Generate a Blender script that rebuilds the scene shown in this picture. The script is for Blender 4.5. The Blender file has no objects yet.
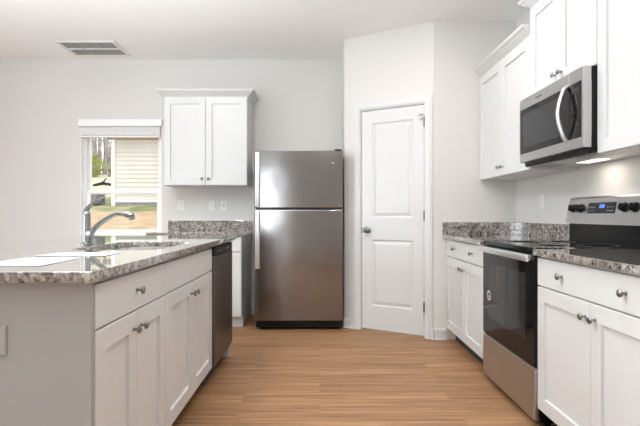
import bpy, bmesh, math, random
from mathutils import Vector, Matrix
random.seed(7)
PI = math.pi
S = bpy.context.scene
C = S.collection

# ------------------------------------------------------------------ camera
F = 465.0
H = 1.09
cd = bpy.data.cameras.new('camera'); cam = bpy.data.objects.new('camera', cd); C.objects.link(cam)
cam.location = (0, 0, H); cam.rotation_euler = (PI/2, 0, 0)
cd.sensor_width = 36; cd.lens = F/640*36
cd.shift_x = 0.5/640; cd.shift_y = 1.5/640
cd.clip_start = .02; cd.clip_end = 200
S.camera = cam
S.view_settings.view_transform = 'Standard'
S.view_settings.look = 'None'
S.view_settings.gamma = 1
S.view_settings.use_curve_mapping = False
S.view_settings.exposure = 0.1

# ------------------------------------------------------------------ world and lights
w = bpy.data.worlds.new('overcast_sky'); S.world = w; w.use_nodes = True
bg = w.node_tree.nodes['Background']
bg.inputs[0].default_value = (.93, .96, 1, 1); bg.inputs[1].default_value = 2.1

def area(name, loc, rot, sx, sy, power, col, spread=PI):
    l = bpy.data.lights.new(name, 'AREA'); l.shape = 'RECTANGLE'; l.size = sx; l.size_y = sy
    l.energy = power; l.color = col; l.spread = spread
    o = bpy.data.objects.new(name, l); C.objects.link(o); o.location = loc; o.rotation_euler = rot
    return o
# daylight through the dining-side openings (left wall) and the rear opening
area('daylight_left', (-4.12, 1.6, 1.35), (0, -PI/2, 0), 1.5, 2.8, 55, (.84, .93, 1))
area('daylight_rear', (-1.27, -2.92, 1.05), (PI/2, 0, 0), .22, 2.0, 17, (.9, .96, 1))
# added unseen fill above the island, aimed up to brighten the ceiling
area('ceiling_fill', (-1.35, 1.5, 1.9), (PI, 0, 0), .9, .9, 135, (.86, .94, 1))
sun = bpy.data.objects.new('sun', bpy.data.lights.new('sun', 'SUN')); C.objects.link(sun)
sun.data.energy = .6; sun.data.angle = .3; sun.rotation_euler = (math.radians(42), 0, math.radians(35))
def downlight(x, y, p):
    l = bpy.data.lights.new('downlight', 'AREA'); l.shape = 'DISK'; l.size = .16; l.energy = p; l.color = (1, .96, .93)
    o = bpy.data.objects.new('downlight', l); C.objects.link(o); o.location = (x, y, 2.765)
for x, y, p in ((.55, 3.0, 12), (.3, 1.2, 8), (-1.3, 3.2, 8), (-1.3, 1.0, 5), (.1, -1.2, 6)):
    downlight(x, y, p)

# ------------------------------------------------------------------ materials
def newmat(name):
    m = bpy.data.materials.new(name); m.use_nodes = True
    nt = m.node_tree; b = nt.nodes['Principled BSDF']
    return m, nt, b
def mat(name, col, rough=.5, metal=0, coat=0, bump=0, bscale=200, emis=None, estr=0):
    m, nt, b = newmat(name)
    b.inputs['Base Color'].default_value = (*col, 1); b.inputs['Roughness'].default_value = rough
    b.inputs['Metallic'].default_value = metal; b.inputs['Coat Weight'].default_value = coat
    b.inputs['Coat Roughness'].default_value = .04
    if emis: b.inputs['Emission Color'].default_value = (*emis, 1); b.inputs['Emission Strength'].default_value = estr
    tc = nt.nodes.new('ShaderNodeTexCoord'); n = nt.nodes.new('ShaderNodeTexNoise')
    n.inputs['Scale'].default_value = bscale; nt.links.new(tc.outputs['Object'], n.inputs['Vector'])
    if bump:
        bp = nt.nodes.new('ShaderNodeBump'); bp.inputs['Strength'].default_value = bump; bp.inputs['Distance'].default_value = .002
        nt.links.new(n.outputs['Fac'], bp.inputs['Height']); nt.links.new(bp.outputs['Normal'], b.inputs['Normal'])
    else:   # faint roughness variation
        mr = nt.nodes.new('ShaderNodeMapRange'); mr.inputs['To Min'].default_value = rough*.92; mr.inputs['To Max'].default_value = rough*1.08
        nt.links.new(n.outputs['Fac'], mr.inputs['Value']); nt.links.new(mr.outputs[0], b.inputs['Roughness'])
    return m
def ramp(nt, stops, interp='LINEAR'):
    r = nt.nodes.new('ShaderNodeValToRGB'); cr = r.color_ramp; cr.interpolation = interp
    while len(cr.elements) < len(stops): cr.elements.new(.5)
    for e, (p, c) in zip(cr.elements, stops): e.position = p; e.color = (*c, 1)
    return r

M = {}
M['wall'] = mat('greige_wall_paint', (.72, .702, .675), .75, bump=.12, bscale=350)
M['ceiling'] = mat('ceiling_paint', (.94, .94, .93), .9, bump=.15, bscale=250)
M['white'] = mat('white_cabinet_paint', (.695, .70, .695), .34)
M['trim'] = mat('white_trim_paint', (.70, .705, .705), .35)
M['shaded_panel'] = mat('shaded_panel_paint', (.39, .392, .388), .5)  # wall-like paint darkened: the island end's shade is put into the colour
M['nickel'] = mat('brushed_nickel', (.27, .265, .26), .3, 1)
M['chrome'] = mat('polished_metal', (.27, .27, .27), .25, 1)
M['black'] = mat('black_enamel', (.005, .005, .005), .22)
M['blackmat'] = mat('black_plastic', (.008, .008, .009), .4)
M['glass_black'] = mat('black_oven_glass', (.008, .008, .009), .05)
M['dark_window'] = mat('smoked_window_glass', (.035, .035, .036), .06)
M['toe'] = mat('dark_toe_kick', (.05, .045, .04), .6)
M['plastic'] = mat('white_plastic', (.82, .82, .80), .35)
M['slot'] = mat('slot_and_shade_grey', (.35, .35, .34), .5)  # grey for slots and key marks, and painted shade on the vent louvers
M['paper'] = mat('white_paper', (.50, .50, .50), .9)
M['ink'] = mat('printed_mark', (.16, .15, .15), .4)
M['logo'] = mat('pale_mark', (.55, .54, .53), .25, .6)
M['sticker'] = mat('white_sticker', (.85, .85, .84), .4)
M['display'] = mat('display_glass', (.012, .013, .016), .15)
M['digits'] = mat('blue_digits', (.05, .1, .5), .4, emis=(.12, .25, 1), estr=1.6)
M['lens'] = mat('lamp_lens', (.9, .85, .8), .4, emis=(1, .95, .88), estr=1.6)
M['vent'] = mat('vent_shade', (.20, .20, .195), .7)  # shade behind the grille given as a dark colour
M['whitegrille'] = mat('white_grille', (.8, .8, .79), .5)
M['vinyl'] = mat('white_vinyl', (.93, .93, .93), .35)
M['blind'] = mat('blind_slats', (.88, .88, .88), .5)

M['paper'].node_tree.nodes['Principled BSDF'].inputs['Specular IOR Level'].default_value = .1
for k_ in ('glass_black', 'dark_window', 'display', 'black', 'blackmat'): M[k_].node_tree.nodes['Principled BSDF'].inputs['Specular IOR Level'].default_value = .22
def steel(name, col, rough, stretch, wave=0, an=.3):
    m, nt, b = newmat(name)
    b.inputs['Metallic'].default_value = 1; b.inputs['Base Color'].default_value = (*col, 1)
    tc = nt.nodes.new('ShaderNodeTexCoord'); mp = nt.nodes.new('ShaderNodeMapping'); mp.inputs['Scale'].default_value = stretch
    n = nt.nodes.new('ShaderNodeTexNoise'); n.inputs['Scale'].default_value = 1; n.inputs['Detail'].default_value = 3
    nt.links.new(tc.outputs['Object'], mp.inputs[0]); nt.links.new(mp.outputs[0], n.inputs['Vector'])
    mr = nt.nodes.new('ShaderNodeMapRange'); mr.inputs['To Min'].default_value = rough*.97; mr.inputs['To Max'].default_value = rough*1.03
    nt.links.new(n.outputs['Fac'], mr.inputs['Value']); nt.links.new(mr.outputs[0], b.inputs['Roughness'])
    cr = ramp(nt, [(0.3, tuple(c*.985 for c in col)), (.7, tuple(min(1, c*1.015) for c in col))])
    nt.links.new(n.outputs['Fac'], cr.inputs[0]); nt.links.new(cr.outputs[0], b.inputs['Base Color'])
    if stretch[2] > 200:      # horizontally brushed sheet: highlights stretch upright
        tg = nt.nodes.new('ShaderNodeTangent'); tg.direction_type = 'RADIAL'; tg.axis = 'Z'
        nt.links.new(tg.outputs[0], b.inputs['Tangent']); b.inputs['Anisotropic'].default_value = an; b.inputs['Anisotropic Rotation'].default_value = .25
    if wave:
        n2 = nt.nodes.new('ShaderNodeTexNoise'); n2.inputs['Scale'].default_value = 3.2; n2.inputs['Detail'].default_value = 1
        nt.links.new(tc.outputs['Object'], n2.inputs['Vector'])
        bp = nt.nodes.new('ShaderNodeBump'); bp.inputs['Strength'].default_value = 1; bp.inputs['Distance'].default_value = wave
        nt.links.new(n2.outputs['Fac'], bp.inputs['Height']); nt.links.new(bp.outputs['Normal'], b.inputs['Normal'])
    return m
M['steel'] = steel('stainless_steel', (.53, .53, .53), .34, (1.2, 1.2, 201))
M['fridge'] = steel('refrigerator_steel', (.28, .277, .278), .15, (1.2, 1.2, 201), wave=.003, an=.6)
M['dwsteel'] = steel('dark_stainless', (.17, .16, .15), .36, (400, 400, 3))
M['sinksteel'] = steel('sink_steel', (.62, .62, .61), .25, (40, 40, 40))
M['bright'] = mat('bright_satin_metal', (.80, .80, .80), .3, .85)

def granite():
    m, nt, b = newmat('speckled_granite')
    tc = nt.nodes.new('ShaderNodeTexCoord')
    v = nt.nodes.new('ShaderNodeTexVoronoi'); v.inputs['Scale'].default_value = 95; v.inputs['Randomness'].default_value = 1
    n = nt.nodes.new('ShaderNodeTexNoise'); n.inputs['Scale'].default_value = 38; n.inputs['Detail'].default_value = 6; n.inputs['Roughness'].default_value = .75
    n2 = nt.nodes.new('ShaderNodeTexNoise'); n2.inputs['Scale'].default_value = 9; n2.inputs['Detail'].default_value = 3
    for q in (v, n, n2): nt.links.new(tc.outputs['Object'], q.inputs['Vector'])
    sp = nt.nodes.new('ShaderNodeSeparateColor'); nt.links.new(v.outputs['Color'], sp.inputs[0])
    r1 = ramp(nt, [(0, (.035, .032, .03)), (.14, (.20, .175, .155)), (.34, (.46, .42, .385)), (.55, (.66, .63, .60)), (.8, (.33, .30, .28))], 'CONSTANT')
    nt.links.new(sp.outputs[0], r1.inputs[0])
    r2 = ramp(nt, [(.42, (.03, .027, .025)), (.50, (.28, .248, .225)), (.58, (.60, .56, .52)), (.66, (.80, .77, .74))])
    nt.links.new(n.outputs['Fac'], r2.inputs[0])
    mx = nt.nodes.new('ShaderNodeMix'); mx.data_type = 'RGBA'; mx.inputs['Factor'].default_value = .5
    nt.links.new(r1.outputs[0], mx.inputs['A']); nt.links.new(r2.outputs[0], mx.inputs['B'])
    r3 = ramp(nt, [(.35, (.66, .645, .63)), (.65, (.96, .95, .94))]); nt.links.new(n2.outputs['Fac'], r3.inputs[0])
    mm = nt.nodes.new('ShaderNodeMix'); mm.data_type = 'RGBA'; mm.blend_type = 'MULTIPLY'; mm.inputs['Factor'].default_value = 1
    nt.links.new(mx.outputs['Result'], mm.inputs['A']); nt.links.new(r3.outputs[0], mm.inputs['B'])
    nt.links.new(mm.outputs['Result'], b.inputs['Base Color'])
    b.inputs['Roughness'].default_value = .06; b.inputs['Coat Weight'].default_value = 1; b.inputs['Coat Roughness'].default_value = .03
    b.inputs['Coat IOR'].default_value = 1.7; b.inputs['IOR'].default_value = 1.6
    return m
M['granite'] = granite()

def wood():
    m, nt, b = newmat('oak_plank_floor')
    tc = nt.nodes.new('ShaderNodeTexCoord')
    br = nt.nodes.new('ShaderNodeTexBrick'); br.offset = .37; br.squash = 1
    br.inputs['Scale'].default_value = 1; br.inputs['Brick Width'].default_value = 1.22; br.inputs['Row Height'].default_value = .15
    br.inputs['Mortar Size'].default_value = .0012; br.inputs['Mortar Smooth'].default_value = .3
    br.inputs['Color1'].default_value = (0, 0, 0, 1); br.inputs['Color2'].default_value = (1, 1, 1, 1); br.inputs['Mortar'].default_value = (.5, .5, .5, 1)
    nt.links.new(tc.outputs['Object'], br.inputs['Vector'])
    # per-plank shift of the grain
    sc = nt.nodes.new('ShaderNodeVectorMath'); sc.operation = 'SCALE'; sc.inputs['Scale'].default_value = 37
    nt.links.new(br.outputs['Color'], sc.inputs[0])
    ad = nt.nodes.new('ShaderNodeVectorMath'); nt.links.new(tc.outputs['Object'], ad.inputs[0]); nt.links.new(sc.outputs[0], ad.inputs[1])
    mp = nt.nodes.new('ShaderNodeMapping'); mp.inputs['Scale'].default_value = (.8, 20, 1); nt.links.new(ad.outputs[0], mp.inputs[0])
    n = nt.nodes.new('ShaderNodeTexNoise'); n.inputs['Scale'].default_value = 1.6; n.inputs['Detail'].default_value = 5; n.inputs['Roughness'].default_value = .6; n.inputs['Distortion'].default_value = .4
    nt.links.new(mp.outputs[0], n.inputs['Vector'])
    mp2 = nt.nodes.new('ShaderNodeMapping'); mp2.inputs['Scale'].default_value = (4, 110, 1); nt.links.new(ad.outputs[0], mp2.inputs[0])
    n2 = nt.nodes.new('ShaderNodeTexNoise'); n2.inputs['Scale'].default_value = 1; n2.inputs['Detail'].default_value = 3
    nt.links.new(mp2.outputs[0], n2.inputs['Vector'])
    r = ramp(nt, [(.25, (.20, .098, .046)), (.45, (.34, .178, .085)), (.6, (.44, .25, .13)), (.78, (.56, .35, .20))])
    nt.links.new(n.outputs['Fac'], r.inputs[0])
    r2 = ramp(nt, [(.3, (.86, .85, .84)), (.7, (1.05, 1.05, 1.05))]); nt.links.new(n2.outputs['Fac'], r2.inputs[0])
    r3 = ramp(nt, [(0, (.90, .89, .88)), (1, (1.06, 1.06, 1.06))]); nt.links.new(br.outputs['Color'], r3.inputs[0])
    m1 = nt.nodes.new('ShaderNodeMix'); m1.data_type = 'RGBA'; m1.blend_type = 'MULTIPLY'; m1.inputs['Factor'].default_value = 1
    nt.links.new(r.outputs[0], m1.inputs['A']); nt.links.new(r2.outputs[0], m1.inputs['B'])
    m2 = nt.nodes.new('ShaderNodeMix'); m2.data_type = 'RGBA'; m2.blend_type = 'MULTIPLY'; m2.inputs['Factor'].default_value = 1
    nt.links.new(m1.outputs['Result'], m2.inputs['A']); nt.links.new(r3.outputs[0], m2.inputs['B'])
    m3 = nt.nodes.new('ShaderNodeMix'); m3.data_type = 'RGBA'; m3.inputs['B'].default_value = (.30, .17, .095, 1)
    nt.links.new(br.outputs['Fac'], m3.inputs['Factor']); nt.links.new(m2.outputs['Result'], m3.inputs['A'])
    nt.links.new(m3.outputs['Result'], b.inputs['Base Color'])
    b.inputs['Roughness'].default_value = .5; b.inputs['Specular IOR Level'].default_value = .3
    bp = nt.nodes.new('ShaderNodeBump'); bp.inputs['Strength'].default_value = .15; bp.inputs['Distance'].default_value = .001
    nt.links.new(n2.outputs['Fac'], bp.inputs['Height']); nt.links.new(bp.outputs['Normal'], b.inputs['Normal'])
    return m
M['wood'] = wood()

def pane_mat():
    m = bpy.data.materials.new('clear_window_glass'); m.use_nodes = True; nt = m.node_tree
    nt.nodes.clear(); out = nt.nodes.new('ShaderNodeOutputMaterial'); mx = nt.nodes.new('ShaderNodeMixShader')
    t = nt.nodes.new('ShaderNodeBsdfTransparent'); g = nt.nodes.new('ShaderNodeBsdfGlossy'); g.inputs['Roughness'].default_value = .01
    t.inputs[0].default_value = (.97, .98, .98, 1)
    fr = nt.nodes.new('ShaderNodeFresnel'); fr.inputs[0].default_value = 1.12
    nt.links.new(fr.outputs[0], mx.inputs[0]); nt.links.new(t.outputs[0], mx.inputs[1]); nt.links.new(g.outputs[0], mx.inputs[2])
    nt.links.new(mx.outputs[0], out.inputs[0]); return m
M['pane'] = pane_mat()

def patchy(name, c1, c2, scale, rough=.9):
    m, nt, b = newmat(name); tc = nt.nodes.new('ShaderNodeTexCoord'); n = nt.nodes.new('ShaderNodeTexNoise')
    n.inputs['Scale'].default_value = scale; n.inputs['Detail'].default_value = 6
    nt.links.new(tc.outputs['Object'], n.inputs['Vector']); r = ramp(nt, [(.38, c1), (.62, c2)])
    nt.links.new(n.outputs['Fac'], r.inputs[0]); nt.links.new(r.outputs[0], b.inputs['Base Color']); b.inputs['Roughness'].default_value = rough
    return m
M['dirt'] = patchy('tan_bare_soil', (.40, .275, .155), (.52, .38, .235), 3)
M['grass'] = patchy('sparse_grass', (.17, .22, .08), (.44, .36, .21), 2.2)
M['siding'] = patchy('cream_vinyl_siding', (.62, .59, .53), (.66, .63, .57), 1.5, .6)
M['corner'] = mat('white_corner_board', (.85, .85, .84), .5)
M['foundation'] = patchy('grey_foundation', (.30, .29, .27), (.38, .37, .35), 5)
M['tanfrieze'] = mat('tan_frieze', (.36, .28, .17), .6)
M['roof'] = patchy('grey_shingles', (.16, .15, .15), (.24, .23, .22), 9)
M['bark'] = patchy('grey_bark', (.20, .175, .16), (.40, .37, .35), 6)
M['leaf'] = patchy('yellow_green_leaves', (.22, .28, .05), (.46, .48, .12), 4)
M['twig'] = patchy('grey_twigs', (.30, .26, .24), (.46, .42, .40), 5)
M['acgrey'] = mat('grey_metal_cabinet', (.18, .18, .19), .5)

# ------------------------------------------------------------------ helpers
def box(bm, x0, x1, y0, y1, z0, z1, bev=0, seg=2):
    r = bmesh.ops.create_cube(bm, size=1)
    vs = r['verts']
    for v in vs:
        v.co = Vector((x0 if v.co.x < 0 else x1, y0 if v.co.y < 0 else y1, z0 if v.co.z < 0 else z1))
    if bev:
        es = list({e for v in vs for e in v.link_edges})
        bmesh.ops.bevel(bm, geom=es, offset=bev, segments=seg, affect='EDGES', profile=.5)
def obj(name, bm, m, parent=None, smooth=False):
    bmesh.ops.recalc_face_normals(bm, faces=bm.faces[:])
    me = bpy.data.meshes.new(name); bm.to_mesh(me); bm.free()
    if smooth:
        me.polygons.foreach_set('use_smooth', [True]*len(me.polygons))
        try: me.set_sharp_from_angle(angle=math.radians(40))
        except Exception: pass
    me.materials.append(m)
    o = bpy.data.objects.new(name, me); C.objects.link(o)
    if parent: o.parent = parent
    return o
def bx(name, dims, m, parent=None, bev=0):
    bm = bmesh.new(); box(bm, *dims, bev=bev); return obj(name, bm, m, parent)
def tag(o, label, cat, group=None):
    o['label'] = label; o['category'] = cat
    if group: o['group'] = group
    return o
def thing(name, label, cat, loc=(0, 0, 0), rz=0, group=None):
    o = bpy.data.objects.new(name, None); C.objects.link(o); o.location = loc; o.rotation_euler = (0, 0, rz)
    o.empty_display_size = .1
    return tag(o, label, cat, group)
def struct(o):
    o['kind'] = 'structure'; return o
def loft(bm, rects, cap0=True, cap1=True):
    """rects: list of 4-point loops (x,y,z); joined one after another"""
    rings = [[bm.verts.new(p) for p in r] for r in rects]
    n = len(rings[0])
    for a, b in zip(rings, rings[1:]):
        for i in range(n):
            bm.faces.new((a[i], a[(i+1) % n], b[(i+1) % n], b[i]))
    if cap0: bm.faces.new(rings[0][::-1])
    if cap1: bm.faces.new(rings[-1])
def rect(x0, x1, z0, z1, y): return [(x0, y, z0), (x1, y, z0), (x1, y, z1), (x0, y, z1)]
def panel_front(bm, x0, x1, z0, z1, yb, yf, fw=.07, rec=.012, e=.0025):
    """five-piece door: frame around a recessed flat panel, front towards -y"""
    loft(bm, [rect(x0, x1, z0, z1, yb), rect(x0, x1, z0, z1, yf+e), rect(x0+e, x1-e, z0+e, z1-e, yf),
              rect(x0+fw, x1-fw, z0+fw, z1-fw, yf), rect(x0+fw+.002, x1-fw-.002, z0+fw+.002, z1-fw-.002, yf+rec)])
def lathe(bm, prof, mtx=Matrix(), n=20, closed_end=True):
    rings = []
    for r, h in prof:
        rings.append([bm.verts.new(mtx @ Vector((r*math.cos(2*PI*i/n), r*math.sin(2*PI*i/n), h))) for i in range(n)])
    for a, b in zip(rings, rings[1:]):
        for i in range(n): bm.faces.new((a[i], a[(i+1) % n], b[(i+1) % n], b[i]))
    bm.faces.new(rings[0][::-1]); bm.faces.new(rings[-1])
def tube(bm, pts, rads, n=14, flat=None):
    pts = [Vector(p) for p in pts]; rings = []
    up = Vector((0, 1, 0))
    for i, p in enumerate(pts):
        t = (pts[min(i+1, len(pts)-1)] - pts[max(i-1, 0)]).normalized()
        s = t.cross(up)
        if s.length < .01: s = t.cross(Vector((1, 0, 0)))
        s.normalize(); u = s.cross(t).normalized()
        r = rads[i] if isinstance(rads, (list, tuple)) else rads
        ru = r*(flat if flat else 1)
        rings.append([bm.verts.new(p + s*r*math.cos(2*PI*k/n) + u*ru*math.sin(2*PI*k/n)) for k in range(n)])
    for a, b in zip(rings, rings[1:]):
        for i in range(n): bm.faces.new((a[i], a[(i+1) % n], b[(i+1) % n], b[i]))
    bm.faces.new(rings[0][::-1]); bm.faces.new(rings[-1])
def smooth_path(pts, k=5):
    P = [Vector(p) for p in pts]; out = []
    for i in range(len(P)-1):
        p0 = P[max(i-1, 0)]; p1 = P[i]; p2 = P[i+1]; p3 = P[min(i+2, len(P)-1)]
        for j in range(k):
            t = j/k
            out.append(.5*((2*p1)+(-p0+p2)*t+(2*p0-5*p1+4*p2-p3)*t*t+(-p0+3*p1-3*p2+p3)*t**3))
    out.append(P[-1]); return out
NY = Matrix.Rotation(PI/2, 4, 'X')     # z axis -> -y
knob_mesh = None
def knob(parent, x, y, z):
    """mushroom knob sticking out towards -y"""
    global knob_mesh
    if knob_mesh is None:
        bm = bmesh.new()
        lathe(bm, [(.0075, 0), (.0075, .002), (.0048, .004), (.0045, .014), (.009, .017), (.0145, .020), (.0155, .024), (.013, .028), (.007, .0302), (.001, .031)], NY, 18)
        o = obj('knob', bm, M['nickel'], parent, True); knob_mesh = o.data
    else:
        o = bpy.data.objects.new('knob', knob_mesh); C.objects.link(o); o.parent = parent
    o.location = (x, y, z); return o

TZ = .886      # cabinet top / underside of the stone
CT = .918      # counter surface
def base_cabinet(label, loc, rz, w, depth, front, open_top=False, toe=None, group=None, left_fill=0, right_fill=0):
    t = thing('base_cabinet', label, 'cabinet', loc, rz, group)
    bm = bmesh.new(); a = .018
    if open_top:
        box(bm, 0, a, 0, depth, .105, TZ); box(bm, w-a, w, 0, depth, .105, TZ)
        box(bm, a, w-a, depth-a, depth, .105, TZ); box(bm, a, w-a, 0, a, .105, TZ); box(bm, a, w-a, a, depth-a, .105, .123)
    else: box(bm, 0, w, 0, depth, .105, TZ-.001)
    obj('body', bm, M['white'], t)
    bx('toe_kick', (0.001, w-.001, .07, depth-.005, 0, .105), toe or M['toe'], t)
    g = .002; x0 = left_fill+g; x1 = w-right_fill-g
    d = bmesh.new(); loft(d, [rect(x0, x1, .737, .875, -.001), rect(x0, x1, .737, .875, -.0175), rect(x0+.0025, x1-.0025, .7395, .8725, -.020)])
    dr = obj('drawer', d, M['white'], t)
    mid = (x0+x1)/2
    if front == 2:
        for s in (-.22, .22): knob(dr, mid+s, -.020, .808)
    elif front == 1: knob(dr, mid, -.020, .808)
    for s in (0, 1):
        b = bmesh.new(); xa, xb = (x0, mid-.0015) if s == 0 else (mid+.0015, x1)
        panel_front(b, xa, xb, .116, .731, -.001, -.020, .070)
        dd = obj('door', b, M['white'], t)
        knob(dd, mid-.034 if s == 0 else mid+.034, -.020, .669)
    return t
def crown(bm, w, depth, zc, left, right):
    """stepped crown profile sweeping round the cabinet top"""
    prof = [(0, zc-.022), (.006, zc-.022), (.006, zc-.010), (.014, zc-.004), (.038, zc+.016), (.055, zc+.032), (.065, zc+.036), (.065, zc+.046), (.070, zc+.046), (.070, zc+.056), (0, zc+.056)]
    def path(o):
        p = []
        if left: p.append((-o, depth))
        p.append((-o if left else 0, -.001-o)); p.append((w+o if right else w, -.001-o))
        if right: p.append((w+o, depth))
        return p
    cols = [[bm.verts.new((x, y, z)) for x, y in path(o)] for o, z in prof]
    n = len(prof); k = len(cols[0])
    for i in range(n):
        a, b = cols[i], cols[(i+1) % n]
        for j in range(k-1): bm.faces.new((a[j], a[j+1], b[j+1], b[j]))
    bm.faces.new([c[0] for c in cols][::-1]); bm.faces.new([c[-1] for c in cols])
def wall_cabinet(label, loc, rz, w, depth, z0, z1, left, right, lf=0, rf=0, fw=.07):
    t = thing('wall_cabinet', label, 'cabinet', loc, rz)
    bx('body', (0, w, 0, depth, z0, z1), M['white'], t)
    bm = bmesh.new(); crown(bm, w, depth, z1, left, right); obj('crown_moulding', bm, M['white'], t)
    g = .003; x0 = lf+g; x1 = w-rf-g; mid = (x0+x1)/2
    for s in (0, 1):
        b = bmesh.new(); xa, xb = (x0, mid-.0015) if s == 0 else (mid+.0015, x1)
        panel_front(b, xa, xb, z0+.004, z1-.024, -.001, -.020, fw)
        dd = obj('door', b, M['white'], t)
        knob(dd, mid-.034 if s == 0 else mid+.034, -.020, z0+.068)
    return t

# ------------------------------------------------------------------ room shell
CZ = 2.78; XR = 1.72; YB = 5.07; YW = 4.06; XL = -4.2; YR = -3.0; T = .14
struct(bx('floor', (XL-T, XR+T, YR-T, YB+T, -.06, 0), M['wood']))
struct(bx('ceiling', (XL-T, XR+T, YR-T, YB+T, CZ, CZ+.1), M['ceiling']))
A = Vector((.24, 4.50, 0)); B = Vector((.999, YW, 0))
WX0, WX1, WZ0, WZ1 = -2.605, -1.722, .86, 2.115
bm = bmesh.new()
for d in ((XL, WX0, YB, YB+T, 0, CZ), (WX1, .24, YB, YB+T, 0, CZ), (WX0, WX1, YB, YB+T, 0, WZ0), (WX0, WX1, YB, YB+T, WZ1, CZ)): box(bm, *d)
struct(obj('wall_back', bm, M['wall']))
struct(bx('wall_right', (XR, XR+T, YR, YB+T, 0, CZ), M['wall']))
# left wall with two dining windows, rear wall with a wide opening
bm = bmesh.new()
LW = [(.2, 1.4), (1.8, 3.0)]
for d in ((XL-T, XL, YR, .2, 0, CZ), (XL-T, XL, 1.4, 1.8, 0, CZ), (XL-T, XL, 3.0, YB+T, 0, CZ), (XL-T, XL, .2, 1.4, 0, .6), (XL-T, XL, .2, 1.4, 2.1, CZ), (XL-T, XL, 1.8, 3.0, 0, .6), (XL-T, XL, 1.8, 3.0, 2.1, CZ)): box(bm, *d)
struct(obj('wall_left', bm, M['wall']))
bm = bmesh.new()
for d in ((XL-T, -1.65, YR-T, YR, 0, CZ), (-.9, XR+T, YR-T, YR, 0, CZ), (-1.65, -.9, YR-T, YR, 2.1, CZ)): box(bm, *d)
struct(obj('wall_rear', bm, M['wall']))
def side_window(n, y0, y1):
    bm = bmesh.new()
    for d in ((y0, y0+.05, .6, 2.1), (y1-.05, y1, .6, 2.1), (y0+.05, y1-.05, .6, .65), (y0+.05, y1-.05, 2.05, 2.1), (y0+.05, y1-.05, 1.33, 1.37)):
        box(bm, XL-.10, XL-.05, d[0], d[1], d[2], d[3])
    struct(obj('window_%d' % n, bm, M['vinyl']))
side_window(2, *LW[0]); side_window(3, *LW[1])
bm = bmesh.new()
for d in ((-1.65, -1.57, 0, 2.1), (-.98, -.9, 0, 2.1), (-1.57, -.98, 0, .1), (-1.57, -.98, 2.0, 2.1)):
    box(bm, d[0], d[1], YR-.1, YR-.05, d[2], d[3])
struct(obj('door_2', bm, M['vinyl']))
# pantry bump-out: short return, diagonal wall with door, end wall
struct(bx('wall_pantry_side', (.24, .34, 4.56, YB+T, 0, CZ), M['wall']))
struct(bx('wall_corner', (1.0, XR, YW, YW+.1, 0, CZ), M['wall']))
L = (B-A).length; ang = math.atan2(B.y-A.y, B.x-A.x)
dw = thing('wall_diagonal', '', '', tuple(A), ang); del dw['label']; del dw['category']; struct(dw)
J0, J1, JZ = .172, .800, 2.076
def poly_wall(bm, pts, z0, z1): loft(bm, [[(p[0], p[1], z0) for p in pts], [(p[0], p[1], z1) for p in pts]])
bm = bmesh.new()
# local frame: x along the wall, y into the wall
ca, sa = math.cos(-ang), math.sin(-ang)
def tol(x, y): dx, dy = x-A.x, y-A.y; return (dx*ca-dy*sa, dx*sa+dy*ca)
poly_wall(bm, [(0, 0), (J0, 0), (J0, .11), tol(.34, 4.56), tol(.24, 4.56)], 0, CZ)
poly_wall(bm, [(J1, 0), (L, 0), tol(1.0, YW+.1), (J1, .11)], 0, CZ)
box(bm, J0, J1, 0, .11, JZ, CZ)
o = obj('wall_surface', bm, M['wall'], dw); o['kind'] = 'structure'

# pantry door
pd = thing('door_1', '', '', tuple(A), ang); del pd['label']; del pd['category']; struct(pd)
def jamb_casing():
    bm = bmesh.new(); cw = .066
    # casing: stepped profile swept round the opening as three mitred boards
    for (o0, o1, y) in ((0, cw, .012), (.010, cw-.014, .017)):
        xo0, xo1, zo = J0-o1+.001, J1+o1-.001, JZ+o1-.001
        xi0, xi1, zi = J0-o0-.0, J1+o0+.0, JZ+o0+.0
        for q in ([(xo0, 0), (xi0, 0), (xi0, zi), (xo0, zo)], [(xi1, 0), (xo1, 0), (xo1, zo), (xi1, zi)], [(xo0, zo), (xi0, zi), (xi1, zi), (xo1, zo)]):
            loft(bm, [[(x, -.0005, z) for x, z in q], [(x, -y, z) for x, z in q]])
    return obj('casing', bm, M['trim'], pd)
jamb_casing()
bm = bmesh.new(); box(bm, J0, J0+.009, 0, .11, 0, JZ); box(bm, J1-.009, J1, 0, .11, 0, JZ); box(bm, J0+.009, J1-.009, 0, .11, JZ-.009, JZ)
obj('jamb', bm, M['trim'], pd)
bm = bmesh.new(); x0, x1, z0, z1 = J0+.0135, J1-.0135, .018, JZ-.014; yf, yb = .006, .041
px0, px1 = x0+.10, x1-.10
box(bm, x0, px0, yf, yb, z0, z1); box(bm, px1, x1, yf, yb, z0, z1)
for a, b in ((z0, .235), (.855, 1.06), (1.945, z1)): box(bm, px0, px1, yf, yb, a, b)
for a, b in ((.235, .855), (1.06, 1.945)):
    loft(bm, [rect(px0, px1, a, b, yb), rect(px0, px1, a, b, yf), rect(px0+.012, px1-.012, a+.012, b-.012, yf+.009),
              rect(px0+.020, px1-.020, a+.020, b-.020, yf+.009), rect(px0+.045, px1-.045, a+.045, b-.045, yf+.001)], cap0=False)
slab = obj('door_leaf', bm, M['trim'], pd)
bm = bmesh.new(); lathe(bm, [(.032, 0), (.032, .004), (.026, .009), (.012, .012), (.011, .030), (.018, .036), (.027, .046), (.028, .056), (.022, .065), (.008, .069)], NY, 24)
k = obj('door_knob', bm, M['nickel'], slab, True); k.location = (x0+.058, yf, .945)
for z in (.27, 1.08, 1.91):
    bm = bmesh.new(); lathe(bm, [(.0075, -.045), (.0075, .045)], Matrix(), 10); box(bm, .000, .010, .004, .006, -.045, .045)
    h = obj('hinge', bm, M['nickel'], slab, True); h.location = (x1+.003, -.004, z)
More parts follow.
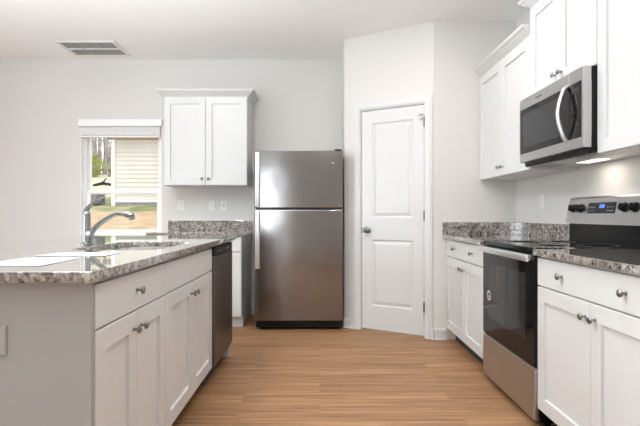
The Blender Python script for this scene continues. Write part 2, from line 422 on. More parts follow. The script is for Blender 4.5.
bm = bmesh.new(); tube(bm, [(x1-.004, -.006, 1.975), (x1-.03, -.02, 1.973), (x1-.045, -.022, 1.962)], .004, 8); tube(bm, [(x1-.004, -.006, 1.945), (x1-.032, -.018, 1.925)], .003, 8)
obj('hinge_stop', bm, M['nickel'], slab)
bx('latch_plate', (J0+.0095, J0+.0115, -.004, .03, .915, .975), M['nickel'], pd)

# baseboards
def baseboard(name, x0, y0, x1, y1):
    """runs from p0 to p1; the room lies to the right of travel (-y side)"""
    l = math.hypot(x1-x0, y1-y0); bm = bmesh.new()
    pr = [(0, 0), (-.022, 0), (-.022, .008), (-.014, .018), (-.014, .082), (-.008, .092), (-.003, .096), (0, .096)]
    a = [bm.verts.new((0, y, z)) for y, z in pr]; b = [bm.verts.new((l, y, z)) for y, z in pr]
    for i in range(len(pr)): bm.faces.new((a[i], a[(i+1) % len(pr)], b[(i+1) % len(pr)], b[i]))
    bm.faces.new(a[::-1]); bm.faces.new(b)
    o = obj(name, bm, M['trim']); o.location = (x0, y0, 0); o.rotation_euler = (0, 0, math.atan2(y1-y0, x1-x0)); struct(o)
dv = (B-A).normalized()
baseboard('baseboard_back', XL+.02, YB-.001, -1.69, YB-.001)
baseboard('baseboard_behind_refrigerator', -.735, YB-.001, .235, YB-.001)
n_ = Vector((-dv.y, dv.x, 0))*-.001
p = A+dv*(J0-.064)
baseboard('baseboard_pantry', A.x+n_.x, A.y+n_.y, p.x+n_.x, p.y+n_.y)
p = A+dv*(J1+.064)
baseboard('baseboard_diagonal', p.x+n_.x, p.y+n_.y, B.x+n_.x, B.y+n_.y)
baseboard('baseboard_corner', B.x, YW-.001, 1.105, YW-.001)

# ------------------------------------------------------------------ window 1 with blind
wn = thing('window_1', '', ''); del wn['label']; del wn['category']; struct(wn)
yw = YB+.055
bm = bmesh.new()
for d in ((WX0, WX0+.035, WZ0, WZ1), (WX1-.035, WX1, WZ0, WZ1), (WX0+.035, WX1-.035, WZ0, WZ0+.03), (WX0+.035, WX1-.035, WZ1-.035, WZ1)):
    box(bm, d[0], d[1], yw, yw+.07, d[2], d[3])
# lined reveals
box(bm, WX0, WX0+.004, YB-.001, yw, WZ0, WZ1); box(bm, WX1-.004, WX1, YB-.001, yw, WZ0, WZ1)
obj('window_frame', bm, M['vinyl'], wn)
MZ = 1.335
def sash(z0, z1, y, s):
    bm = bmesh.new(); a, b = WX0+.036, WX1-.036
    for d in ((a, a+s, z0, z1), (b-s, b, z0, z1), (a+s, b-s, z0, z0+s), (a+s, b-s, z1-s, z1)): box(bm, d[0], d[1], y, y+.03, d[2], d[3], .002)
    o = obj('sash', bm, M['vinyl'], wn)
    bx('glass_pane', (a+s-.005, b-s+.005, y+.012, y+.017, z0+s-.005, z1-s+.005), M['pane'], o)
sash(WZ0+.031, MZ+.02, yw+.004, .034)
sash(MZ-.02, WZ1-.036, yw+.037, .030)
bx('window_sill', (WX0-.02, WX1+.02, YB-.03, yw-.001, WZ0-.02, WZ0-.0005), M['vinyl'], wn, .003)
bl = thing('window_blind', 'white horizontal blind raised to the top of the window above the counter', 'blind', (0, YB, 0))
bm = bmesh.new(); box(bm, WX0-.01, WX1+.01, -.035, -.022, 2.048, 2.125, .003); box(bm, WX0-.01, WX0+.0, -.022, -.001, 2.048, 2.125); box(bm, WX1+.0, WX1+.01, -.022, -.001, 2.048, 2.125)
obj('valance', bm, M['vinyl'], bl)
bm = bmesh.new()
for i in range(17):
    z = 2.04-i*.0052; t_ = .4 if i % 2 else 0
    box(bm, WX0+.012, WX1-.012, -.018+.002*t_, .032+.002*t_, z-.0041, z)
obj('slat_stack', bm, M['blind'], bl)
bx('head_rail', (WX0+.012, WX1-.012, -.015, .030, 2.045, 2.10), M['vinyl'], bl)
bx('bottom_rail', (WX0+.012, WX1-.012, -.018, .032, 1.930, 1.948), M['vinyl'], bl, .003)
for x in (WX0+.12, WX0+.44, WX1-.12): bx('ladder_cord', (x-.002, x+.002, -.0195, -.0185, 1.94, 2.05), M['vinyl'], bl)

# ------------------------------------------------------------------ outside
bm = bmesh.new()
def hz(x, y):
    P = [(5.5, .55), (8, .80), (11.3, 1.22), (14, 1.62), (25, 3.15), (40, 4.6), (60, 5)]
    for (a, b), (c, d) in zip(P, P[1:]):
        if y <= c: return b+(d-b)*(max(y, a)-a)/(c-a)+.03*math.sin(x*1.3+y)*min(1, (c-a)/6)
    return 5
xs = [-34+i*1.0 for i in range(60)]; ys = [5.5+i*.7 for i in range(60)]
def grid(ys_):
    bm = bmesh.new(); g = [[bm.verts.new((x, y, hz(x, y))) for x in xs] for y in ys_]
    for a, b in zip(g, g[1:]):
        for i in range(len(xs)-1): bm.faces.new((a[i], a[i+1], b[i+1], b[i]))
    return bm
struct(obj('ground_soil', grid([5.5, 6.5, 7.5, 8.5, 9.6, 10.9]), M['dirt'], smooth=True))
struct(obj('ground_lawn', grid([10.9, 11.3, 12.5, 14]), M['grass'], smooth=True))
struct(obj('ground_hillside', grid([14, 16, 18, 20, 22, 25, 30, 40, 60]), patchy('straw_hillside', (.50, .43, .28), (.62, .52, .36), 1.2), smooth=True))
nh = thing('neighbor_house', 'cream house with lap siding and white corner board seen through the window', 'house', (-5.33, 12, 0))
bm = bmesh.new(); z = 1.47; zt = 3.02
while z < zt-.01:
    loft(bm, [[(0.06, 0, z), (9, 0, z), (9, 0.2, z), (.06, .2, z)], [(0.06, .018, z+.112), (9, .018, z+.112), (9, .2, z+.112), (.06, .2, z+.112)]]); z += .112
for zz in [1.47+.112*i for i in range(14)]:
    loft(bm, [[(.0, .08, zz), (.2, .08, zz), (.2, 7, zz), (0, 7, zz)], [(.018, .08, zz+.112), (.2, .08, zz+.112), (.2, 7, zz+.112), (.018, 7, zz+.112)]])
obj('siding', bm, M['siding'], nh)
bm = bmesh.new(); box(bm, -.03, .06, -.03, .08, 1.3, 3.04); obj('corner_board', bm, M['corner'], nh)
bx('foundation', (.05, 8.95, .03, 7, .9, 1.47), M['foundation'], nh)
bx('skirt_board', (.05, 9, -.01, .03, 1.405, 1.465), M['corner'], nh)
bx('frieze', (-.05, 9, -.035, 0.02, 3.02, 3.14), M['tanfrieze'], nh)
bm = bmesh.new(); loft(bm, [[(-.4, -.4, 3.14), (9.4, -.4, 3.14), (9.4, 7.4, 3.14), (-.4, 7.4, 3.14)], [(-.4, -.4, 3.3), (9.4, -.4, 3.3), (9.4, 7.4, 3.3), (-.4, 7.4, 3.3)], [(3, 3, 5), (6, 3, 5), (6, 4, 5), (3, 4, 5)]])
obj('roof', bm, M['roof'], nh)
ac = thing('outdoor_cooling_unit', 'dark grey box unit on the lawn beside the cream house', 'air conditioner', (-5.85, 12.2, 1.35))
bx('cabinet', (-.32, .12, -.25, .25, 0, .36), M['acgrey'], ac, .02)
bm = bmesh.new()
for i in range(7): box(bm, -.30, .10, -.262, -.248, .05+i*.042, .068+i*.042)
obj('louver', bm, mat('grey_louvers', (.3, .3, .31), .5), ac)
# trees: three shapes, copied
def tree_mesh(seed):
    r = random.Random(seed); bm = bmesh.new(); h = r.uniform(8, 10)
    tube(bm, smooth_path([(0, 0, -.3), (r.uniform(-.1, .1), 0, h*.3), (r.uniform(-.3, .3), .1, h*.65), (r.uniform(-.5, .5), 0, h)], 3), [.085*(1-.8*i/9) for i in range(10)], 7)
    for i in range(16):
        z = r.uniform(1.6, h*.9); a = r.uniform(0, 2*PI); l = r.uniform(.6, 1.6)*(1-.5*z/h)
        tube(bm, [(0, 0, z), (math.cos(a)*l*.5, math.sin(a)*l*.5, z+l*.35), (math.cos(a)*l, math.sin(a)*l, z+l*.95)], [.025, .016, .007], 5)
    return bm
protos = [obj('bare_tree', tree_mesh(s), M['bark']) for s in (1, 2, 3, 4)]
spots = [(-14.4+i*.20+random.uniform(-.06, .06), 25+(i*5 % 9)*.95) for i in range(18)] + [(random.uniform(-24, -15), random.uniform(25, 33)) for i in range(9)] + [(random.uniform(-11, -2), random.uniform(26, 33)) for i in range(9)]
for i, (x, y) in enumerate(spots):
    x = x*y/28 if i < 18 else x
    if i < 4: o = protos[i]
    else: o = protos[i % 4].copy(); C.objects.link(o)
    o.location = (x, y, hz(x, y)); o.rotation_euler = (0, 0, random.uniform(0, 6)); s = random.uniform(.8, 1.15); o.scale = (s, s, s)
    tag(o, 'slender bare grey tree in the wood on the hill outside the window', 'tree', 'bare trees on the hillside')
bm = bmesh.new()
for i in range(420):
    x = random.uniform(-24, -6); y = random.uniform(34, 39); z = hz(x, y); h = random.uniform(2, 6.5); l = random.uniform(-.5, .5)
    tube(bm, [(x, y, z), (x+l*.4, y, z+h*.5), (x+l, y, z+h)], [.04, .03, .01], 4)
o = tag(obj('thicket', bm, M['twig']), 'tangle of grey brown saplings behind the bare trees', 'thicket'); o['kind'] = 'stuff'
def bush(x, y, s, label, seed):
    r = random.Random(seed); t = thing('bush', label, 'bush', (x, y, hz(x, y)))
    bm = bmesh.new()
    for i in range(750):
        a = r.uniform(0, 2*PI); e = r.uniform(0, PI); q = r.uniform(.4, 1)
        c = Vector((math.cos(a)*math.sin(e)*q*s, math.sin(a)*math.sin(e)*q*s, .9*s+math.cos(e)*q*s*.9))
        d1 = Vector((r.uniform(-1, 1), r.uniform(-1, 1), r.uniform(-1, 1))).normalized()*.07; d2 = Vector((r.uniform(-1, 1), r.uniform(-1, 1), r.uniform(-1, 1))).normalized()*.045
        bm.faces.new([bm.verts.new(c+v) for v in (-d1, d2, d1, -d2)])
    obj('foliage', bm, M['leaf'], t)
    bm = bmesh.new()
    for i in range(6): tube(bm, [(0, 0, -.1), (r.uniform(-.5, .5)*s, r.uniform(-.5, .5)*s, s)], [.03, .01], 5)
    obj('stem', bm, M['bark'], t)
bm = bmesh.new(); tube(bm, [(-8.75, 18, hz(-8.75, 18)+.03), (-8.4, 18, hz(-8.4, 18)+.10), (-8.05, 18.05, hz(-8, 18)+.03)], [.05, .07, .05], 7); tube(bm, [(-8.4, 18, hz(-8.4, 18)+.10), (-8.25, 18, hz(-8.2, 18)+.30)], [.04, .02], 5)
tag(obj('fallen_branch', bm, M['black']), 'dark fallen branch lying on the straw slope left of the cream house', 'branch')
bush(-11.75, 24.2, .62, 'large yellow green bush on the slope, left edge of the window view', 5)
bush(-10.65, 24.4, .42, 'small yellow green bush on the slope next to the cream house corner', 6)

# ------------------------------------------------------------------ back counter, cabinets
wall_cabinet('white two-door wall cabinet between the window and refrigerator', (-1.581, 4.74, 0), 0, .847, .329, 1.385, 2.30, True, True, fw=.062)
base_cabinet('white base cabinet on the back wall beside the refrigerator, half hidden by the island', (-1.575, 4.445, 0), 0, .83, .62, 1, toe=M['white'])
o = bx('countertop', (-1.645, -.735, 4.40, YB-.001, TZ, CT), M['granite'], bev=.003); tag(o, 'short speckled granite countertop on the back wall beside the refrigerator', 'countertop')
o = bx('backsplash', (-1.645, -.735, YB-.021, YB-.001, CT, CT+.105), M['granite'], bev=.002); tag(o, 'low granite backsplash under the three wall plates on the back wall', 'backsplash')

# ------------------------------------------------------------------ refrigerator
W_ = .828
fr = thing('refrigerator', 'stainless steel top-freezer refrigerator between the counter and pantry door', 'refrigerator', (-.609, 4.41, 0))
bx('cabinet', (0.004, W_-.004, .004, .635, .03, 1.672), mat('grey_fridge_side', (.16, .155, .15), .45), fr, .004)
for z0, z1, nm in ((1.149, 1.687, 'freezer_door'), (.096, 1.136, 'refrigerator_door')):
    bm = bmesh.new(); box(bm, 0, W_, -.07, -.002, z0, z1, .009, 3); d = obj(nm, bm, M['fridge'], fr)
    bm = bmesh.new()
    a, b = (z0+.012, z1-.02) if nm == 'freezer_door' else (.585, z1-.004)
    box(bm, .012, .052, -.098, -.084, a, b, .005, 3)
    for zz in (a+.004, b-.034): box(bm, .020, .044, -.088, -.0695, zz, zz+.03, .002)
    obj('handle', bm, M['bright'], d, True)
    if nm == 'freezer_door':
        bm = bmesh.new(); lathe(bm, [(.5, 0), (.5, 1)], NY, 20)
        for v in bm.verts: v.co = Vector((v.co.x*.034+.735, v.co.y*.0012-.0698, v.co.z*.014+1.572))
        obj('badge', bm, M['logo'], d)
bm = bmesh.new(); box(bm, .01, W_-.01, -.030, .003, .028, .092, .003)
for i in range(14): box(bm, .06+i*.05, .095+i*.05, -.034, -.029, .045, .075)
obj('kick_grille', bm, M['blackmat'], fr)
bm = bmesh.new(); box(bm, W_-.075, W_-.01, -.062, .05, 1.689, 1.701, .003); obj('hinge_cover', bm, M['blackmat'], fr)
for x in (.06, W_-.06):
    for y in (.05, .55): bx('foot', (x-.02, x+.02, y-.02, y+.02, 0, .03), M['blackmat'], fr)

# ------------------------------------------------------------------ island
XI = -.703   # carcass front, door face at -.683
Y0, Y1, Y2, Y3 = 1.413, 2.062, 2.956, 3.560
base_cabinet('narrow island cabinet nearest the camera, with one drawer over two doors', (XI, Y0, 0), PI/2, Y1-Y0, .60, 1, left_fill=.004)
base_cabinet('island sink cabinet with a plain false drawer front, beside the dishwasher', (XI, Y1, 0), PI/2, Y2-Y1-.001, .60, 0, open_top=True)
ip = thing('island_enclosure', 'painted end and back panels enclosing the kitchen island, colour darkened for shade', 'panel', (0, 0, 0))
bx('end_panel', (-1.45, XI+.018, Y0-.019, Y0-.001, 0, TZ), M['shaded_panel'], ip)
bx('back_panel', (-1.45, XI-.605, Y0, Y3+.001, 0, TZ), M['shaded_panel'], ip)
bx('far_end_panel', (-1.45, XI+.012, Y3+.002, Y3+.022, 0, TZ), M['white'], ip)
bm = bmesh.new(); loft(bm, [rect(-1.055, -.936, .668, .758, Y0-.0195), rect(-1.055, -.936, .668, .758, Y0-.023), rect(-1.052, -.939, .671, .755, Y0-.0255)])
tag(obj('cover_plate', bm, M['shaded_panel']), 'blank grey cover plate on the end panel of the island', 'wall plate')
# dishwasher
dw_ = thing('dishwasher', 'dark stainless dishwasher with black control strip set in the far end of the island', 'dishwasher', (XI, Y2+.002, 0), PI/2)
wd = Y3-Y2-.004
bx('tub', (.004, wd-.004, .002, .58, .10, .878), M['blackmat'], dw_)
d = bx('door', (.004, wd-.002, -.036, 0, .115, .822), M['dwsteel'], dw_, .004)
bm = bmesh.new()
for i in range(6):
    a = i*PI/3; s_ = .016
    bm.faces.new([bm.verts.new((.34+q*math.cos(a+o_), -.0372, .80+q*math.sin(a+o_))) for q, o_ in ((.004, -.5), (s_, 0), (.004, .5))]+[bm.verts.new((.34, -.0372, .80))])
obj('sticker', bm, M['sticker'], d)
cp = bx('control_panel', (.004, wd-.002, -.034, 0, .824, .880), M['blackmat'], dw_, .004)
for i in range(4): bx('button', (.10+i*.035, .118+i*.035, -.0352, -.034, .846, .852), M['slot'], cp)
bx('status_window', (.40, .46, -.0352, -.034, .844, .856), M['slot'], cp)
bx('toe_plate', (.01, wd-.01, .04, .56, 0.0, .098), M['toe'], dw_)
# island top with sink cut-out
def curve_slab(name, outer, holes, z0, z1, m, bev=.003):
    cu = bpy.data.curves.new(name, 'CURVE'); cu.dimensions = '2D'; cu.fill_mode = 'BOTH'
    for lp in [outer]+holes:
        s = cu.splines.new('POLY'); s.points.add(len(lp)-1); s.use_cyclic_u = True
        for p_, c in zip(s.points, lp): p_.co = (c[0], c[1], 0, 1)
    cu.extrude = (z1-z0)/2-bev; cu.bevel_depth = bev; cu.bevel_resolution = 2; cu.offset = -bev
    tmp = bpy.data.objects.new('tmp', cu); C.objects.link(tmp)
    me = bpy.data.meshes.new_from_object(tmp.evaluated_get(bpy.context.evaluated_depsgraph_get()))
    bpy.data.objects.remove(tmp); bpy.data.curves.remove(cu)
    me.name = name; me.materials.clear(); me.materials.append(m)
    for v in me.vertices: v.co.z += (z0+z1)/2
    o = bpy.data.objects.new(name, me); C.objects.link(o); return o
def rrect(x0, x1, y0, y1, r, n=8):
    rs = r if isinstance(r, (list, tuple)) else [r]*4; out = []
    for (cx, cy, a0), rr in zip(((x1-rs[0], y1-rs[0], 0), (x0+rs[1], y1-rs[1], 90), (x0+rs[2], y0+rs[2], 180), (x1-rs[3], y0+rs[3], 270)), rs):
        for i in range(n+1):
            a = math.radians(a0+90*i/n); out.append((cx+rr*math.cos(a), cy+rr*math.sin(a)))
    return out
SX0, SX1, SY0, SY1 = -1.20, -.768, 2.18, 2.90
hole = rrect(SX0, SX1, SY0, SY1, [.11, .16, .10, .10])
o = curve_slab('island_countertop', rrect(-1.92, -.660, 1.355, 3.68, .012, 3), [hole], TZ+.003, .923, M['granite'])
tag(o, 'large polished granite island countertop with the sink cut into it', 'countertop')
sk = thing('sink', 'undermount stainless sink set into the island below the faucet', 'sink', (0, 0, 0))
def ringpts(off, z): return [(x, y, z) for x, y in rrect(SX0+off, SX1-off, SY0+off, SY1-off, [.11, .16, .10, .10])]
bm = bmesh.new()
loft(bm, [ringpts(-.006, .8885), ringpts(-.004, .8885), ringpts(.002, .86), ringpts(.006, .71), ringpts(.03, .69), ringpts(.028, .686), ringpts(.001, .706), ringpts(-.003, .86), ringpts(-.006, .884)], cap0=False, cap1=False)
bm.verts.ensure_lookup_table(); n = 36
bm.faces.new(bm.verts[4*n:5*n]); 
obj('bowl', bm, M['sinksteel'], sk, True)
bm = bmesh.new(); lathe(bm, [(.045, .6905), (.045, .6935), (.034, .6945), (.03, .692)], Matrix.Translation((-.98, 2.55, 0)), 24); obj('drain', bm, M['chrome'], sk, True)
# faucet
FX, FY, FZ = -1.300, 2.60, .9235
fa = thing('faucet', 'brushed metal pull-out faucet with tall lever behind the island sink', 'faucet', (FX, FY, FZ))
bm = bmesh.new(); lathe(bm, [(.033, 0), (.033, .004), (.027, .008), (.020, .014), (.019, .10), (.0185, .155), (.0155, .18), (.008, .190)], Matrix(), 24); obj('body', bm, M['chrome'], fa, True)
bm = bmesh.new()
pts = smooth_path([(.008, 0, .022), (.022, 0, .060), (.062, 0, .108), (.117, 0, .146), (.175, 0, .172), (.220, 0, .169), (.252, 0, .157)], 5)
rr = [.017+.0*i for i in range(len(pts))]
for i in range(len(pts)):
    u = i/(len(pts)-1); rr[i] = .0185-.006*math.sin(PI*min(1, u*1.3)*.6)+(.006 if u > .72 else 0)*min(1, (u-.72)/.12)
sp = None
tube(bm, pts, rr, 16); sp = obj('spout', bm, M['chrome'], fa, True)
bm = bmesh.new(); lathe(bm, [(.012, -.014), (.0175, -.010), (.0185, .006), (.010, .012)], Matrix.Translation((.250, 0, .150))@Matrix.Rotation(-.35, 4, 'Y'), 18); obj('spray_head', bm, M['chrome'], sp, True)
bm = bmesh.new(); pts = smooth_path([(-.006, 0, .172), (.000, 0, .196), (.028, 0, .224), (.060, 0, .246), (.100, 0, .262)], 4)
tube(bm, pts, [.019-.012*(i/(len(pts)-1))**.6 for i in range(len(pts))], 12); obj('lever', bm, M['chrome'], fa, True)
bm = bmesh.new(); lathe(bm, [(.004, 0), (.012, .003), (.012, .010), (.005, .013)], Matrix.Translation((.016, -.012, .060))@NY, 14); obj('cap', bm, M['bright'], fa, True)
# papers
def sheet(label, cx, cy, w_, h_, rz, z, curl):
    bm = bmesh.new(); n = 14; R = Matrix.Rotation(rz, 3, 'Z'); g = []
    for lay in (0, .0006):
        rows = []
        for i in range(n+1):
            row = []
            for j in range(n+1):
                u, v = i/n-.5, j/n-.5
                zz = z+lay+curl*max(0, (u*.9-v)-.35)**2+.0004*(1+math.sin(u*5+v*3))
                q = R@Vector((u*w_, v*h_, 0)); row.append(bm.verts.new((cx+q.x, cy+q.y, zz)))
            rows.append(row)
        g.append(rows)
    for rows in g:
        for a, b in zip(rows, rows[1:]):
            for j in range(n): bm.faces.new((a[j], a[j+1], b[j+1], b[j]))
    for k in range(n):
        for (i0, j0, i1, j1) in ((k, 0, k+1, 0), (k, n, k+1, n), (0, k, 0, k+1), (n, k, n, k+1)):
            bm.faces.new((g[0][i0][j0], g[0][i1][j1], g[1][i1][j1], g[1][i0][j0]))
    return tag(obj('paper_sheet', bm, M['paper'], smooth=True), label, 'paper')
sheet('white sheet of paper on the island nearer the front edge', -1.015, 1.64, .216, .279, .05, .9236, .0)
sheet('white sheet of paper on the island farther back, nearer the sink', -1.00, 1.94, .279, .170, .03, .9236, .0)

# ------------------------------------------------------------------ right-hand run
XC = 1.117; RZ = -PI/2
base_cabinet('white two-door base cabinet left of the range by the pantry door', (XC, 4.055, 0), RZ, .958, .60, 2, left_fill=.035)
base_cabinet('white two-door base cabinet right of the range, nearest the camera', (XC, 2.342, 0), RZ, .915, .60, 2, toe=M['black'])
tag(bx('countertop', (1.072, XR-.001, 3.094, YW-.001, TZ, CT), M['granite'], bev=.003), 'granite countertop left of the range, below the corner', 'countertop')
tag(bx('countertop', (1.072, XR-.001, 1.405, 2.340, TZ, CT), M['granite'], bev=.003), 'granite countertop right of the range, nearest the camera', 'countertop')
bs = tag(bx('backsplash', (1.072, XR-.022, YW-.021, YW-.001, CT, CT+.105), M['granite'], bev=.002), 'low granite backsplash along the pantry-side end wall', 'backsplash')
tag(bx('backsplash', (XR-.021, XR-.001, 3.094, YW-.001, CT, CT+.105), M['granite'], bev=.002), 'low granite backsplash on the right wall left of the range', 'backsplash')
tag(bx('backsplash', (XR-.021, XR-.001, 1.405, 2.340, CT, CT+.105), M['granite'], bev=.002), 'low granite backsplash on the right wall right of the range', 'backsplash')
wall_cabinet('lower white wall cabinet in the corner left of the microwave', (1.415, 4.055, 0), RZ, .968, .303, 1.385, 2.30, False, False)
wall_cabinet('raised white wall cabinet directly above the microwave', (1.415, 3.085, 0), RZ, .743, .303, 1.845, 2.47, True, False)
wall_cabinet('tall white wall cabinet right of the microwave at the picture edge', (1.415, 2.339, 0), RZ, .93, .303, 1.392, 2.47, False, True)

# range
rg = thing('range', 'stainless and black freestanding electric range under the microwave', 'range', (1.112, 3.088, 0), RZ)
WR = .742
bx('body', (0, WR, .001, .592, .035, .893), M['black'], rg, .002)
bm = bmesh.new(); box(bm, -.001, WR+.001, -.022, .545, .895, .921, .004); ck = obj('cooktop', bm, M['glass_black'], rg)
for x, y, r in ((.19, .15, .10), (.56, .15, .075), (.19, .40, .075), (.56, .40, .10)):
    bm = bmesh.new(); lathe(bm, [(r, .9211), (r, .9214), (r-.003, .9214), (r-.003, .9211)], Matrix.Translation((x, y, 0)), 40); obj('burner_ring', bm, M['slot'], ck)
bm = bmesh.new(); box(bm, 0.001, WR-.001, -.027, 0, .318, .888, .004); od = obj('oven_door', bm, M['glass_black'], rg)
bm = bmesh.new(); box(bm, .11, WR-.11, -.0278, -.027, .43, .78); obj('oven_window', bm, M['dark_window'], od)
bm = bmesh.new(); box(bm, .010, WR-.010, -.064, -.050, .850, .886, .005, 3)
for x in (.03, WR-.06): box(bm, x, x+.03, -.052, -.0265, .855, .882, .002)
obj('door_handle', bm, M['bright'], od, True)
bm = bmesh.new()
rg_n = 28
for (r0, r1) in ((.0235, .031), (.0, .0)):
    if r1:
        a = [bm.verts.new((.117+r0*math.cos(2*PI*i/rg_n), -.0292, .573+r0*1.0*math.sin(2*PI*i/rg_n))) for i in range(rg_n)]
        b = [bm.verts.new((.117+r1*math.cos(2*PI*i/rg_n), -.0292, .573+r1*1.0*math.sin(2*PI*i/rg_n))) for i in range(rg_n)]
        for i in range(rg_n): bm.faces.new((a[i], a[(i+1) % rg_n], b[(i+1) % rg_n], b[i]))
for dx, dz in ((0, .012), (.009, -.004), (-.009, -.004), (0, -.012)):
    box(bm, .117+dx-.004, .117+dx+.004, -.0293, -.0291, .573+dz-.004, .573+dz+.004)
obj('round_sticker', bm, M['sticker'], od)
bm = bmesh.new(); box(bm, 0.001, WR-.001, -.027, 0, .045, .310, .006, 3); obj('storage_drawer', bm, M['steel'], rg)
bg_ = bx('backguard_riser', (.002, WR-.002, .545, .595, .895, 1.035), M['black'], rg, .003)
bm = bmesh.new()
sec = [(.520, 1.032), (.548, 1.188), (.560, 1.200), (.598, 1.200), (.598, 1.032)]
e = .02
loft(bm, [[(0, y, z) for y, z in sec], [(WR, y, z) for y, z in sec]])
es = [e_ for e_ in bm.edges if abs(e_.verts[0].co.x-e_.verts[1].co.x) < 1e-6 and min(e_.verts[0].co.z, e_.verts[1].co.z) > 1.18]
bmesh.ops.bevel(bm, geom=es, offset=.012, segments=3, affect='EDGES')
gd = obj('backguard', bm, M['steel'], rg)
tilt = math.atan2(.028, .156)
MT = Matrix.Translation((0, .520, 1.032))@Matrix.Rotation(-tilt, 4, 'X')     # panel frame: x, out=-y, up=z
def on_panel(name, x0, x1, z0, z1, d0, d1, m, parent):
    bm = bmesh.new(); box(bm, x0, x1, -d1, -d0, z0, z1)
    for v in bm.verts: v.co = MT@v.co
    return obj(name, bm, m, parent)
dp = on_panel('display', .235, .500, .065, .130, -.001, .002, M['display'], gd)
bm = bmesh.new()
def seg_digit(bm, x, z, h, on):
    w2 = h*.5; t2 = h*.13
    S_ = {'a': (0, w2, h-t2, h), 'b': (w2-t2, w2, h/2, h), 'c': (w2-t2, w2, 0, h/2), 'd': (0, w2, 0, t2), 'e': (0, t2, 0, h/2), 'f': (0, t2, h/2, h), 'g': (0, w2, h/2-t2/2, h/2+t2/2)}
    for k_ in on:
        a, b, c, d_ = S_[k_]; box(bm, x+a, x+b, -.0032, -.002, z+c, z+d_)
for x, on in ((.345, 'bc'), (.358, 'abged'), (.374, 'abcdef'), (.387, 'abcdef')): seg_digit(bm, x, .098, .020, on)
for v in bm.verts: v.co = MT@v.co
obj('clock_digits', bm, M['digits'], dp)
for i in range(4):
    for j in range(2):
        for s_ in (.247, .425): on_panel('touch_key', s_+i*.017, s_+.008+i*.017, .078+j*.022, .083+j*.022, .002, .0027, M['slot'], dp)
for x in (.075, .160, .580, .665):
    bm = bmesh.new(); lathe(bm, [(.027, .001), (.027, .006), (.022, .008), (.020, .028), (.017, .031)], MT@Matrix.Translation((x, 0, .098))@NY, 22)
    q = bmesh.new(); box(q, x-.005, x+.005, -.036, -.028, .080, .116, .001)
    for v in q.verts: v.co = MT@v.co
    me_ = bpy.data.meshes.new('t'); q.to_mesh(me_); q.free(); bm.from_mesh(me_); bpy.data.meshes.remove(me_)
    obj('control_knob', bm, M['blackmat'], gd, False)
for x in (.05, WR-.05):
    for y in (.06, .53):
        bm = bmesh.new(); lathe(bm, [(.018, 0), (.018, .036)], Matrix.Translation((x, y, 0)), 12); obj('foot', bm, M['blackmat'], rg)

# microwave
mw = thing('microwave', 'stainless over-the-range microwave with curved handle above the range', 'microwave', (1.370, 3.083, 0), RZ)
WM = .742
bx('body', (0, WM, .001, .345, 1.412, 1.840), M['blackmat'], mw)
bm = bmesh.new(); XS = .610   # split between door and control column
gz0, gz1 = 1.484, 1.772
y0_, y1_ = -.043, 0
for (a, b) in ((0.0, XS-.0012),):
    box(bm, a, b, y0_, y1_, gz1, 1.840, .002); box(bm, a, b, y0_, y1_, 1.430, gz0, .002); box(bm, a, b, -.030, y1_, gz0, gz1)
    box(bm, a, a+.010, y0_, y1_, gz0, gz1)
md = obj('door', bm, M['steel'], mw)
bx('door_glass', (.010, XS-.0015, -.0425, -.030, gz0, gz1), M['glass_black'], md)
bm = bmesh.new(); box(bm, .055, XS-.10, -.0431, -.0424, gz0+.035, gz1-.035); obj('window_mesh', bm, M['dark_window'], md)
bm = bmesh.new(); box(bm, XS, WM, y0_, y1_, gz1, 1.840, .002); box(bm, XS, WM, y0_, y1_, 1.430, gz0, .002); box(bm, WM-.014, WM, y0_, y1_, gz0, gz1); box(bm, XS, WM-.014, -.03, y1_, gz0, gz1)
cc = obj('control_column', bm, M['steel'], mw)
kp = bx('keypad', (XS+.0005, WM-.014, -.0425, -.030, gz0, gz1), M['glass_black'], cc)
bm = bmesh.new()
for i in range(3):
    for j in range(5): box(bm, XS+.022+i*.03, XS+.036+i*.03, -.0430, -.0424, gz0+.03+j*.035, gz0+.036+j*.035)
box(bm, XS+.02, XS+.095, -.0430, -.0424, gz1-.05, gz1-.025); obj('key_legends', bm, M['dark_window'], kp)
bm = bmesh.new(); hx = XS-.018
tube(bm, smooth_path([(hx, -.043, gz0-.002), (hx-.0, -.066, gz0+.03), (hx-.002, -.092, (gz0+gz1)/2), (hx, -.068, gz1-.030), (hx, -.043, gz1+.002)], 7), .0135, 14, flat=.8)
obj('door_handle', bm, M['bright'], md, True)
bm = bmesh.new(); box(bm, .225, .305, -.0436, -.0428, 1.800, 1.811); obj('brand_mark', bm, M['ink'], md)
bm = bmesh.new(); loft(bm, [[(0.002, -.012, 1.4285), (WM-.002, -.012, 1.4285), (WM-.002, .0, 1.4285), (.002, .0, 1.4285)], [(0.002, -.002, 1.402), (WM-.002, -.002, 1.402), (WM-.002, .0, 1.402), (.002, .0, 1.402)]])
obj('bottom_grille', bm, M['blackmat'], mw)
bm = bmesh.new(); box(bm, .01, WM-.01, .03, .335, 1.404, 1.4115); up = obj('underside', bm, M['steel'], mw)
bm = bmesh.new(); box(bm, .26, .46, .19, .27, 1.4015, 1.4038); obj('lamp_lens', bm, M['lens'], up)
for a, b in ((.03, .2), (.5, .7)): bx('grease_filter', (a, b, .06, .17, 1.4015, 1.4038), M['nickel'], up)
area('cooktop_lamp', (1.60, 2.72, 1.398), (0, 0, 0), .06, .18, .55, (1, .88, .76))

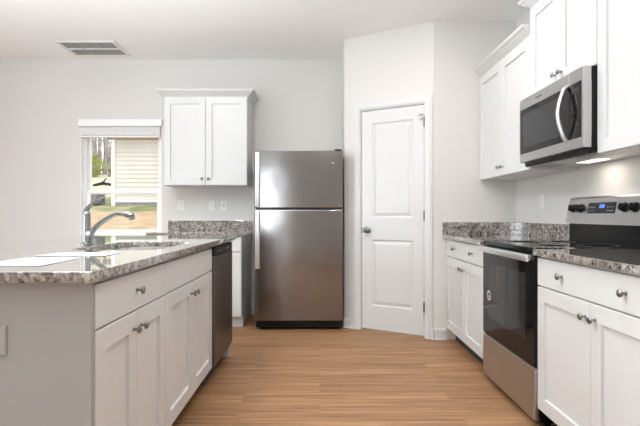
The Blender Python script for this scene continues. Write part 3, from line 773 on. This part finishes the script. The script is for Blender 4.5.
# ------------------------------------------------------------------ wall plates
def plate(label, kind, loc, rz):
    t = thing('outlet' if kind != 'switch' else 'light_switch', label, 'outlet' if kind != 'switch' else 'light switch', loc, rz)
    bm = bmesh.new(); loft(bm, [rect(-.037, .037, -.058, .058, -.0005), rect(-.037, .037, -.058, .058, -.004), rect(-.033, .033, -.054, .054, -.007)]); obj('plate', bm, M['plastic'], t)
    if kind == 'switch':
        bm = bmesh.new(); loft(bm, [rect(-.016, .016, -.033, .033, -.007), [(-.016, -.0085, -.033), (.016, -.0085, -.033), (.016, -.012, .033), (-.016, -.012, .033)]]); obj('rocker', bm, M['plastic'], t)
        return
    bm = bmesh.new()
    if kind == 'gfci': box(bm, -.017, .017, -.0095, -.007, -.034, .034, .001)
    else:
        for z in (-.021, .021): lathe(bm, [(.017, 0), (.016, .002)], Matrix.Translation((0, -.007, z))@NY, 18)
    s = obj('socket_face', bm, M['plastic'], t)
    bm = bmesh.new(); y = -.0097 if kind == 'gfci' else -.0092
    for z in (-.021, .021):
        box(bm, -.0075, -.0045, y-.0003, y, z-.003, z+.006); box(bm, .0045, .0075, y-.0003, y, z-.003, z+.006); box(bm, -.002, .002, y-.0003, y, z-.011, z-.006)
    if kind == 'gfci': box(bm, -.012, .012, y-.0008, y, -.005, .005)
    obj('slots', bm, M['slot'], s)
plate('white duplex outlet on the back wall nearest the window', 'duplex', (-1.51, YB-.001, 1.188), 0)
plate('white rocker switch plate on the back wall, middle of the three plates', 'switch', (-1.172, YB-.001, 1.186), 0)
plate('white outlet with test buttons on the back wall nearest the refrigerator', 'gfci', (-1.041, YB-.001, 1.186), 0)
plate('white duplex outlet on the right wall between counter and corner cabinet', 'duplex', (XR-.001, 3.595, 1.187), RZ)

# ceiling vent
vt = thing('ceiling_vent', 'white return-air grille in the ceiling above the window side', 'vent', (-2.292, 4.73, CZ))
bm = bmesh.new(); X_, Y_, f_ = .295, .213, .035
for d in ((-X_, X_, -Y_, -Y_+f_), (-X_, X_, Y_-f_, Y_), (-X_, -X_+f_, -Y_+f_, Y_-f_), (X_-f_, X_, -Y_+f_, Y_-f_)): box(bm, d[0], d[1], d[2], d[3], -.011, -.001, .002)
box(bm, -X_+f_, X_-f_, -.010, .010, -.010, -.001)
obj('frame', bm, M['whitegrille'], vt)
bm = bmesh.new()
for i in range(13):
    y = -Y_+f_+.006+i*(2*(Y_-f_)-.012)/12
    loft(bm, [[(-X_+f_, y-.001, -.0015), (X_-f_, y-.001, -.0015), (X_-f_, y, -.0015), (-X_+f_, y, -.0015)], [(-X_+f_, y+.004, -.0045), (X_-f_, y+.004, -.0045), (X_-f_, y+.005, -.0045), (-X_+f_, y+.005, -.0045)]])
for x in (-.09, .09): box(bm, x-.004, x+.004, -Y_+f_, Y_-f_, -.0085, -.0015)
obj('louvers', bm, M['slot'], vt)  # louvers are white; the grey paints in the shade between them
bx('shade_backing', (-X_+.01, X_-.01, -Y_+.01, Y_-.01, -.0012, -.0004), M['vent'], vt)  # added dark sheet in place of the shaded vent interior
